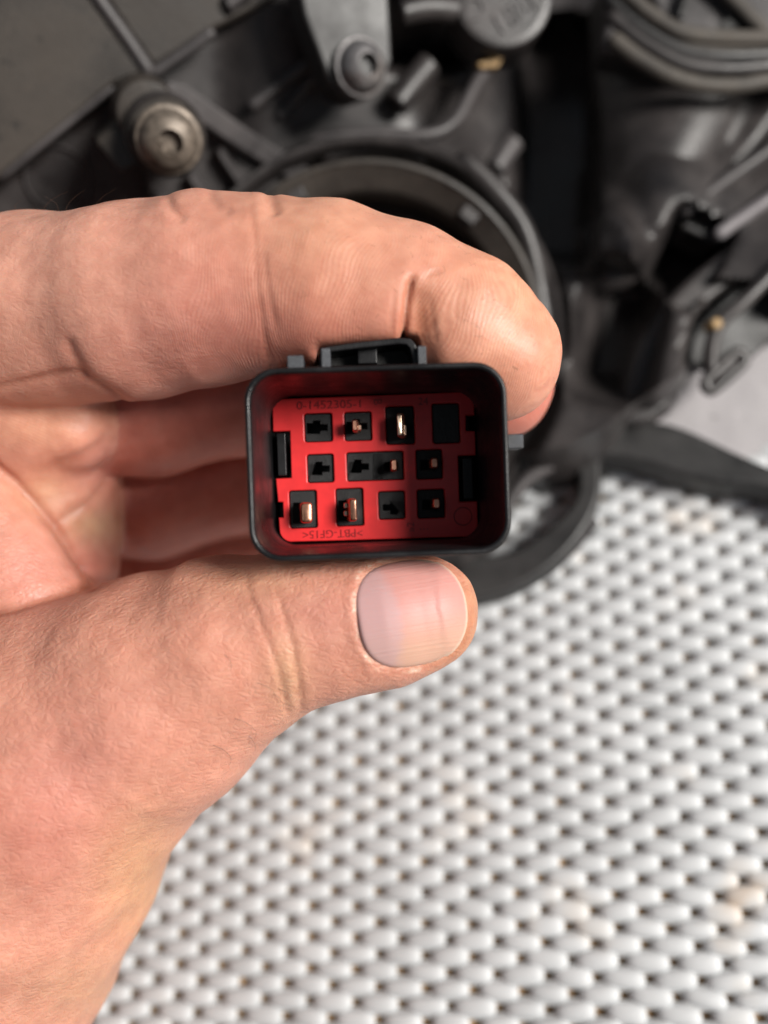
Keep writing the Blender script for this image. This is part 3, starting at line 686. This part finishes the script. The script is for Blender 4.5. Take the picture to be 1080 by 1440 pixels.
crease([(0, 1432), (70, 1400), (140, 1355)], .5, 18, ('thenar', 'palm'), .4, .1)
# nail bed: outline in the nail's own long axis; the skin dips at its rim
NC = np.array([578., 862.]); na = np.array([math.cos(.16), -math.sin(.16)]); nb_ = np.array([math.sin(.16), math.cos(.16)])
def nail_uv(u, v):
    return ((u-NC[0])*na[0] + (v-NC[1])*na[1]), ((u-NC[0])*nb_[0] + (v-NC[1])*nb_[1])
def nail_r(a, b):                               # 1 on the outline
    A1 = np.where(a > 0, 80., 77.); e = np.where(a > 0, 2.25, 3.0)
    return (np.abs(a/A1)**e + np.abs(b/78.)**e)**(1/e)
na_, nb2 = nail_uv(HU, HVv); nr_ = nail_r(na_, nb2); mth = inpart('thumb') & (facing > .05)
disp[mth] += (-.55*(1-smst(.92, 1.02, nr_)) - .12*np.exp(-((nr_-1.0)/.035)**2) + .08*np.exp(-((nr_-1.10)/.07)**2))[mth]
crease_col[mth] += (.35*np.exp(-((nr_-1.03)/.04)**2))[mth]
# soft lumps under the skin
def vnoise(P, s, seed):
    r = np.random.default_rng(seed); out = np.zeros(len(P))
    for _ in range(14):
        k = r.normal(size=3); k /= np.linalg.norm(k); out += np.sin((P @ k)*2*np.pi/s*r.uniform(.6, 1.6) + r.uniform(0, 6.3))
    return out/math.sqrt(7)
n_big = vnoise(HV, 16., 3); n_mid = vnoise(HV, 5., 5)
disp += .14*n_big + .02*n_mid
# clear the skin where it presses against the connector so it wraps the plug instead of cutting into it
rel = HV - C0; lx, ly, lz = rel @ cx_, rel @ cy_, rel @ cz
VV = HV + HN*disp[:, None]
# ridge phase along each finger, strongest on the gripping side
def along(c):
    c = np.array(c); seg = np.linalg.norm(np.diff(c[:, :3], axis=0), axis=1); cum = np.r_[0, np.cumsum(seg)]; W = np.zeros(len(HV)); S = np.zeros(len(HV)); o = []
    for i in range(len(c)-1):
        a = c[i, :3]; ab = c[i+1, :3]-a; t = ((HV-a) @ ab)/(ab @ ab); t = np.clip(t, -.4 if i == 0 else -.15, 2 if i == len(c)-2 else 1.15)
        q = np.linalg.norm(HV-a-np.clip(t, 0, 1)[:, None]*ab, axis=1); o.append((q, cum[i]+t*seg[i]))
    qm = np.min([x[0] for x in o], 0)
    for q, s in o: w_ = np.exp(-(q-qm)/1.2); W += w_; S += w_*s
    return S/W
ridge = np.zeros(len(HV)); amt = np.zeros(len(HV)); dirt = np.zeros(len(HV))
for k, a_ in (('index', 1.), ('middle', .9), ('ring', .9), ('little', .8)):
    m = inpart(k); s = along(CH[k]); ridge[m] = s[m]; amt[m] = a_
m = inpart('index'); ylow = HV[:, 1]; s = along(CH['index'])
amt[m] = (smst(150, 330, HU)*(.25+.75*smst(300, 400, HVv)))[m]
wob = vnoise(HV, 14., 11)
ridge[m] = (s + .9*wob - .16*(HVv-430)/9*smst(560, 700, HU) + .10*(HVv-420)/9*(1-smst(380, 480, HU)))[m]
dirt[m] = (smst(360, 520, HU))[m]
m = inpart('web', 'web2'); ridge[m] = (.93*HV[:, 1] + .38*HV[:, 0])[m]; amt[m] = .85
wr = np.where(inpart('thumb', 'thenar', 'palm', 'mound'), 1., .25)          # cross-hatched creases on the back of the thumb
wr = np.where(inpart('index'), np.maximum(.2, .5*(1-smst(230, 360, HU))), wr)
# skin colour: patches of the skin itself, plus crease shade painted in
base = np.array([.565, .268, .190]); tint = np.repeat(base[None], len(HV), 0)
def blotch(px, py, r, c, w_, who=None, r2=None):
    g = w_*np.exp(-((HU-px)/r)**2 - ((HVv-py)/(r2 or r))**2)
    if who: g = g*inpart(*who)
    tint[:] = tint + g[:, None]*(np.array(c)-tint)
PINK = (.56, .235, .195); REDD = (.46, .135, .105); TAN = (.56, .320, .190); YEL = (.58, .39, .225); PALE = (.60, .36, .285)
blotch(300, 420, 120, PINK, .35, FI); blotch(440, 480, 130, REDD, .40, FI, 60); blotch(590, 450, 24, (.46, .18, .08), .45, FI, 50); blotch(720, 420, 110, TAN, .5, FI); blotch(450, 320, 130, TAN, .35, FI)
blotch(250, 500, 150, PINK, .4, FI, 70); blotch(70, 350, 150, PALE, .25, FI)
tint += (np.array(REDD)-tint)*(.62*inpart('middle', 'ring', 'little'))[:, None]
blotch(60, 600, 90, TAN, .4, WB, 30); blotch(60, 695, 40, YEL, .4, WB, 30); blotch(130, 740, 40, YEL, .65, WB, 22); blotch(150, 650, 40, PINK, .6, WB); blotch(140, 800, 40, REDD, .5, WB, 28); blotch(40, 800, 70, PINK, .5, WB)
blotch(405, 945, 28, YEL, .45, TH, 60); blotch(450, 850, 60, PINK, .35, TH); blotch(360, 815, 90, TAN, .4, TH, 30); blotch(120, 1120, 130, PINK, .5, TH); blotch(40, 1180, 90, REDD, .25, TH); blotch(200, 1240, 70, (.58, .33, .165), .6, TH, 110); blotch(120, 1390, 90, TAN, .5, TH, 50)
blotch(650, 905, 60, (.45, .22, .11), .6, TH, 45); blotch(665, 845, 22, (.42, .20, .10), .6, TH, 60)
tint *= (1 + .03*n_big + .015*n_mid)[:, None]
cc_ = np.clip(crease_col, 0, 1)[:, None]; tint += (np.array([.30, .095, .05])-tint)*cc_*.75  # reddish brown folds, their shade painted into the skin colour
flk = mth*np.exp(-((nr_-1.035)/.022)**2)*(na_ < 10)*np.clip(vnoise(HV, 1.6, 21)*.8+.35, 0, 1); tint += (np.array([.72, .58, .47])-tint)*flk[:, None]*.8
tint = np.clip(tint, 0, 1)

def skin_mat():
    m, nt, b, N = mat('skin'); L = nt.links.new
    at = lambda n: N('ShaderNodeAttribute', attribute_name=n)
    col = at('tint'); rg = at('ridge'); am = at('ridge_amount'); wk = at('wrinkle'); dt = at('dirt'); tc = N('ShaderNodeTexCoord')
    def M_(op, a, b_=None, c=None):
        n = N('ShaderNodeMath', operation=op)
        for i, q_ in enumerate((a, b_, c)):
            if q_ is None: continue
            if isinstance(q_, (int, float)): n.inputs[i].default_value = q_
            else: L(q_, n.inputs[i])
        return n.outputs[0]
    def noise(s, det=3., dist=0.): n = N('ShaderNodeTexNoise', Scale=s, Detail=det, Distortion=dist); L(tc.outputs['Object'], n.inputs['Vector']); return n.outputs[0]
    def vor(s, rnd=1., feat='DISTANCE_TO_EDGE', vec=None):
        n = N('ShaderNodeTexVoronoi', feature=feat, Scale=s); n.inputs['Randomness'].default_value = rnd; L(vec or tc.outputs['Object'], n.inputs['Vector']); return n.outputs['Distance']
    nz = noise(200., 3.); nz2 = noise(1500., 3.)
    ph = M_('ADD', M_('MULTIPLY', rg.outputs['Fac'], 2*math.pi/.50), M_('MULTIPLY', M_('SUBTRACT', nz, .5), 9.))
    ridg = M_('MULTIPLY', M_('MULTIPLY_ADD', M_('SINE', ph), .5, .5), am.outputs['Fac'])
    brk = M_('MULTIPLY', M_('MULTIPLY_ADD', nz2, 1.2, .3), ramp(nt, noise(120., 3.), [(.36, (.25,)*3), (.6, (1.1,)*3)]))
    ridg = M_('MULTIPLY', ridg, brk)
    # fine cell pattern of skin, warped and stretched
    wv = N('ShaderNodeTexNoise', Scale=300., Detail=2.); L(tc.outputs['Object'], wv.inputs['Vector'])
    vm = N('ShaderNodeVectorMath', operation='MULTIPLY_ADD'); L(wv.outputs['Color'], vm.inputs[0]); vm.inputs[1].default_value = (.0022,)*3; L(tc.outputs['Object'], vm.inputs[2])
    mp = N('ShaderNodeMapping'); L(vm.outputs[0], mp.inputs[0]); mp.inputs['Rotation'].default_value = (0, 0, .35); mp.inputs['Scale'].default_value = (.6, 1.05, .9)
    v1 = M_('MINIMUM', vor(1050., 1., vec=mp.outputs[0]), .40); v2 = M_('MINIMUM', vor(2300., 1., vec=vm.outputs[0]), .4)
    cell = M_('MULTIPLY', M_('ADD', M_('MULTIPLY', v1, 1.7), M_('MULTIPLY', v2, .6)), wk.outputs['Fac'])
    hgt = M_('ADD', M_('ADD', M_('MULTIPLY', ridg, .34), M_('MULTIPLY', cell, 1.5)), M_('MULTIPLY', nz2, .45))
    bp = N('ShaderNodeBump', Strength=.62, Distance=.00012); L(hgt, bp.inputs['Height']); L(bp.outputs[0], b.inputs['Normal'])
    # colour
    mottle = ramp(nt, noise(420., 6.), [(.34, (.95, .89, .88)), (.66, (1.05, 1.05, 1.05))])
    mx = N('ShaderNodeMix', data_type='RGBA', blend_type='MULTIPLY'); mx.inputs[0].default_value = 1; L(col.outputs['Color'], mx.inputs[6]); L(mottle, mx.inputs[7])
    rv_ = M_('MULTIPLY', M_('SUBTRACT', am.outputs['Fac'], ridg), .24); mr2 = N('ShaderNodeMix', data_type='RGBA', blend_type='MULTIPLY'); L(rv_, mr2.inputs[0]); L(mx.outputs[2], mr2.inputs[6]); mr2.inputs[7].default_value = (.72, .40, .34, 1); mx = mr2
    # grime caught in cracks of the fingertip
    vc = vor(420., 1., vec=vm.outputs[0]); crack = M_('LESS_THAN', vc, .016); patch = M_('GREATER_THAN', noise(520., 2.), .60)
    gr = M_('MULTIPLY', M_('MULTIPLY', crack, patch), M_('MULTIPLY', dt.outputs['Fac'], .55))
    mg = N('ShaderNodeMix', data_type='RGBA'); L(gr, mg.inputs[0]); L(mx.outputs[2], mg.inputs[6]); mg.inputs[7].default_value = (.24, .10, .055, 1)
    L(mg.outputs[2], b.inputs['Base Color'])
    rr = N('ShaderNodeMapRange'); L(noise(420., 4.), rr.inputs[0]); rr.inputs[1].default_value = .3; rr.inputs[2].default_value = .7; rr.inputs[3].default_value = .38; rr.inputs[4].default_value = .58; L(rr.outputs[0], b.inputs['Roughness'])
    b.inputs['Subsurface Weight'].default_value = .55; b.inputs['Subsurface Radius'].default_value = (1.0, .36, .22); b.inputs['Subsurface Scale'].default_value = .0015
    b.inputs['Specular IOR Level'].default_value = .42
    return m
SKIN = skin_mat()
hand_base = c2w(V(-60, 1480, 160))
me = bpy.data.meshes.new('hand')
hw = c2w(VV) - hand_base
me.from_pydata(hw.tolist(), [], HF.tolist()); me.polygons.foreach_set('use_smooth', [True]*len(me.polygons))
for n, a in (('ridge', ridge), ('ridge_amount', amt), ('wrinkle', wr), ('dirt', dirt)):
    q = me.attributes.new(n, 'FLOAT', 'POINT'); q.data.foreach_set('value', a.astype(np.float32))
q = me.attributes.new('tint', 'FLOAT_COLOR', 'POINT'); q.data.foreach_set('color', np.c_[tint, np.ones(len(tint))].astype(np.float32).ravel())
bm = bmesh.new(); bm.from_mesh(me); bmesh.ops.recalc_face_normals(bm, faces=bm.faces[:]); bm.to_mesh(me); bm.free()
hand = link('hand', me, None, (SKIN,)); hand.location = hand_base.tolist()
prop(hand, 'bare left hand pinching the plug connector between thumb and curled index finger', 'hand')

# thumb nail: its own curved plate seated in the nail bed
def nail_mat():
    m, nt, b, N = mat('nail'); L = nt.links.new
    a = N('ShaderNodeAttribute', attribute_name='tint'); L(a.outputs['Color'], b.inputs['Base Color'])
    s = N('ShaderNodeAttribute', attribute_name='across'); ns = N('ShaderNodeTexNoise', noise_dimensions='1D', Scale=2.6, Detail=4.); L(s.outputs['Fac'], ns.inputs['W'])
    bp = N('ShaderNodeBump', Strength=.6, Distance=.00012); L(ns.outputs[0], bp.inputs['Height']); L(bp.outputs[0], b.inputs['Normal'])
    b.inputs['Roughness'].default_value = .46; b.inputs['Specular IOR Level'].default_value = .32; b.inputs['Subsurface Weight'].default_value = .4; b.inputs['Subsurface Radius'].default_value = (1, .4, .3); b.inputs['Subsurface Scale'].default_value = .0008
    return m
nu_, nv2 = 48, 24; nV = []; nC = []; nS = []
def hit(u, v):                                  # first skin point along a line through the nail, then along its normal
    r = np.array([(u-540)/FPX, (720-v)/FPX, -1.])[None]; d = np.full(1, 112.)
    for _ in range(60): d += np.clip(sdf(r*d[:, None]), -2, 6)/np.linalg.norm(r)*.9
    return (r*d[:, None])[0]
def smooth_hit(us, vs_):
    r = np.stack([(us-540)/FPX, (720-vs_)/FPX, -np.ones_like(us)], 1); d = np.full(len(us), 114.); ln = np.linalg.norm(r, axis=1)
    for _ in range(80): d += sdf(r*d[:, None])/ln*.9
    return r*d[:, None]
uu = []; 
for i in range(nu_):
    for j in range(nv2+1):
        th = 2*math.pi*i/nu_; q_ = j/nv2*1.01
        a, bq = math.cos(th), math.sin(th); k = q_/float(nail_r(np.array(a*78.), np.array(bq*78.)))
        a, bq = a*78*k, bq*78*k; uu.append((NC[0]+a*na[0]+bq*nb_[0], NC[1]+a*na[1]+bq*nb_[1], a, bq, q_))
uu = np.array(uu); hp = smooth_hit(uu[:, 0], uu[:, 1]); hn = grad(hp)
lift = .02 - .75*smst(.95, 1.01, uu[:, 4]) - .0*uu[:, 4]
lift = np.where((uu[:, 2] > 40), .22 - .5*smst(.985, 1.0, uu[:, 4]), lift)
npos = hp + hn*lift[:, None]
pinkn = np.array([.52, .252, .224]); lun = np.array([.47, .300, .300]); tip = np.array([.68, .54, .42]); peach = np.array([.56, .36, .255])
a_, b_ = uu[:, 2], uu[:, 3]
lcurve = -14 - .004*(b_-5)**2
wl = (1-smst(-9, 7, a_-lcurve+1.5*np.sin(b_*.35)))[:, None]; wt = smst(.945, .97, uu[:, 4])*smst(5, 30, a_)
nc = pinkn + (peach-pinkn)*(smst(-10, 60, b_)*.7)[:, None]; nc = nc + (lun-nc)*wl*.75; nc = nc + (tip-nc)*wt[:, None]*.8
nf = []
for i in range(nu_):
    for j in range(nv2):
        k = (i+1) % nu_; nf.append((i*(nv2+1)+j, k*(nv2+1)+j, k*(nv2+1)+j+1, i*(nv2+1)+j+1))
nw = c2w(npos) - hand_base; nme = bpy.data.meshes.new('thumbnail'); nme.from_pydata(nw.tolist(), [], nf)
q = nme.attributes.new('tint', 'FLOAT_COLOR', 'POINT'); q.data.foreach_set('color', np.c_[nc, np.ones(len(nc))].astype(np.float32).ravel())
q = nme.attributes.new('across', 'FLOAT', 'POINT'); q.data.foreach_set('value', (b_*.11).astype(np.float32))
bm = bmesh.new(); bm.from_mesh(nme); bmesh.ops.remove_doubles(bm, verts=bm.verts[:], dist=1e-6); bmesh.ops.recalc_face_normals(bm, faces=bm.faces[:])
vdir = Vector((-c2w(V(578, 862, 130)) + CAM*.001).tolist())
if sum((f.normal.dot(vdir) for f in bm.faces)) < 0: bmesh.ops.reverse_faces(bm, faces=bm.faces[:])
bm.to_mesh(nme); bm.free(); nme.polygons.foreach_set('use_smooth', [True]*len(nme.polygons))
nail = link('thumbnail', nme, hand, (nail_mat(),))

# a few loose hairs
def hair(pts, r=.035):
    us = np.array([p[0] for p in pts], float); vs2 = np.array([p[1] for p in pts], float); dd = np.array([p[2] for p in pts], float)
    P = spline([V(a, b, c) for a, b, c in zip(us, vs2, dd)], 14); n = len(P)
    return sweep(P, circ(r, 5), (0.1, .2, 1), np.linspace(1, .35, n))
def hair_obj(pts, r=.035): mesh('hair', *hair(pts, r), HAIR, hand, smooth=60)
for x0 in (58, 84, 90, 148, 20, 128):
    h_ = random.uniform(2, 26); w_ = random.uniform(8, 48)*random.choice((1, 1, -1))
    hair_obj([(x0, 305, 141), (x0+w_*.15, 288, 140.5), (x0+w_*.45, 286-h_*.5, 140), (x0+w_*.8, 284-h_*.8, 139.5)], .028)
for (x0, y0, dx, dy) in ((360, 960, 26, 18), (384, 975, 14, 24), (330, 1010, 30, 28), (300, 1048, 24, 26), (312, 920, 14, 22), (350, 1035, 8, 20), (390, 968, 20, 10)):
    us = np.array([x0, x0+dx*.5, x0+dx*.95, x0+dx*.9]); vs2 = np.array([y0, y0+dy*.1, y0+dy*.5, y0+dy]); hp2 = smooth_hit(us, vs2); hn2 = grad(hp2)
    P = spline(hp2 + hn2*np.array([0, .5, .6, .25])[:, None], 12); mesh('hair', *sweep(P, circ(.03, 5), (0.1, .2, 1), np.linspace(1, .4, 12)), HAIR, hand, smooth=60)
print('hand verts', len(HV))
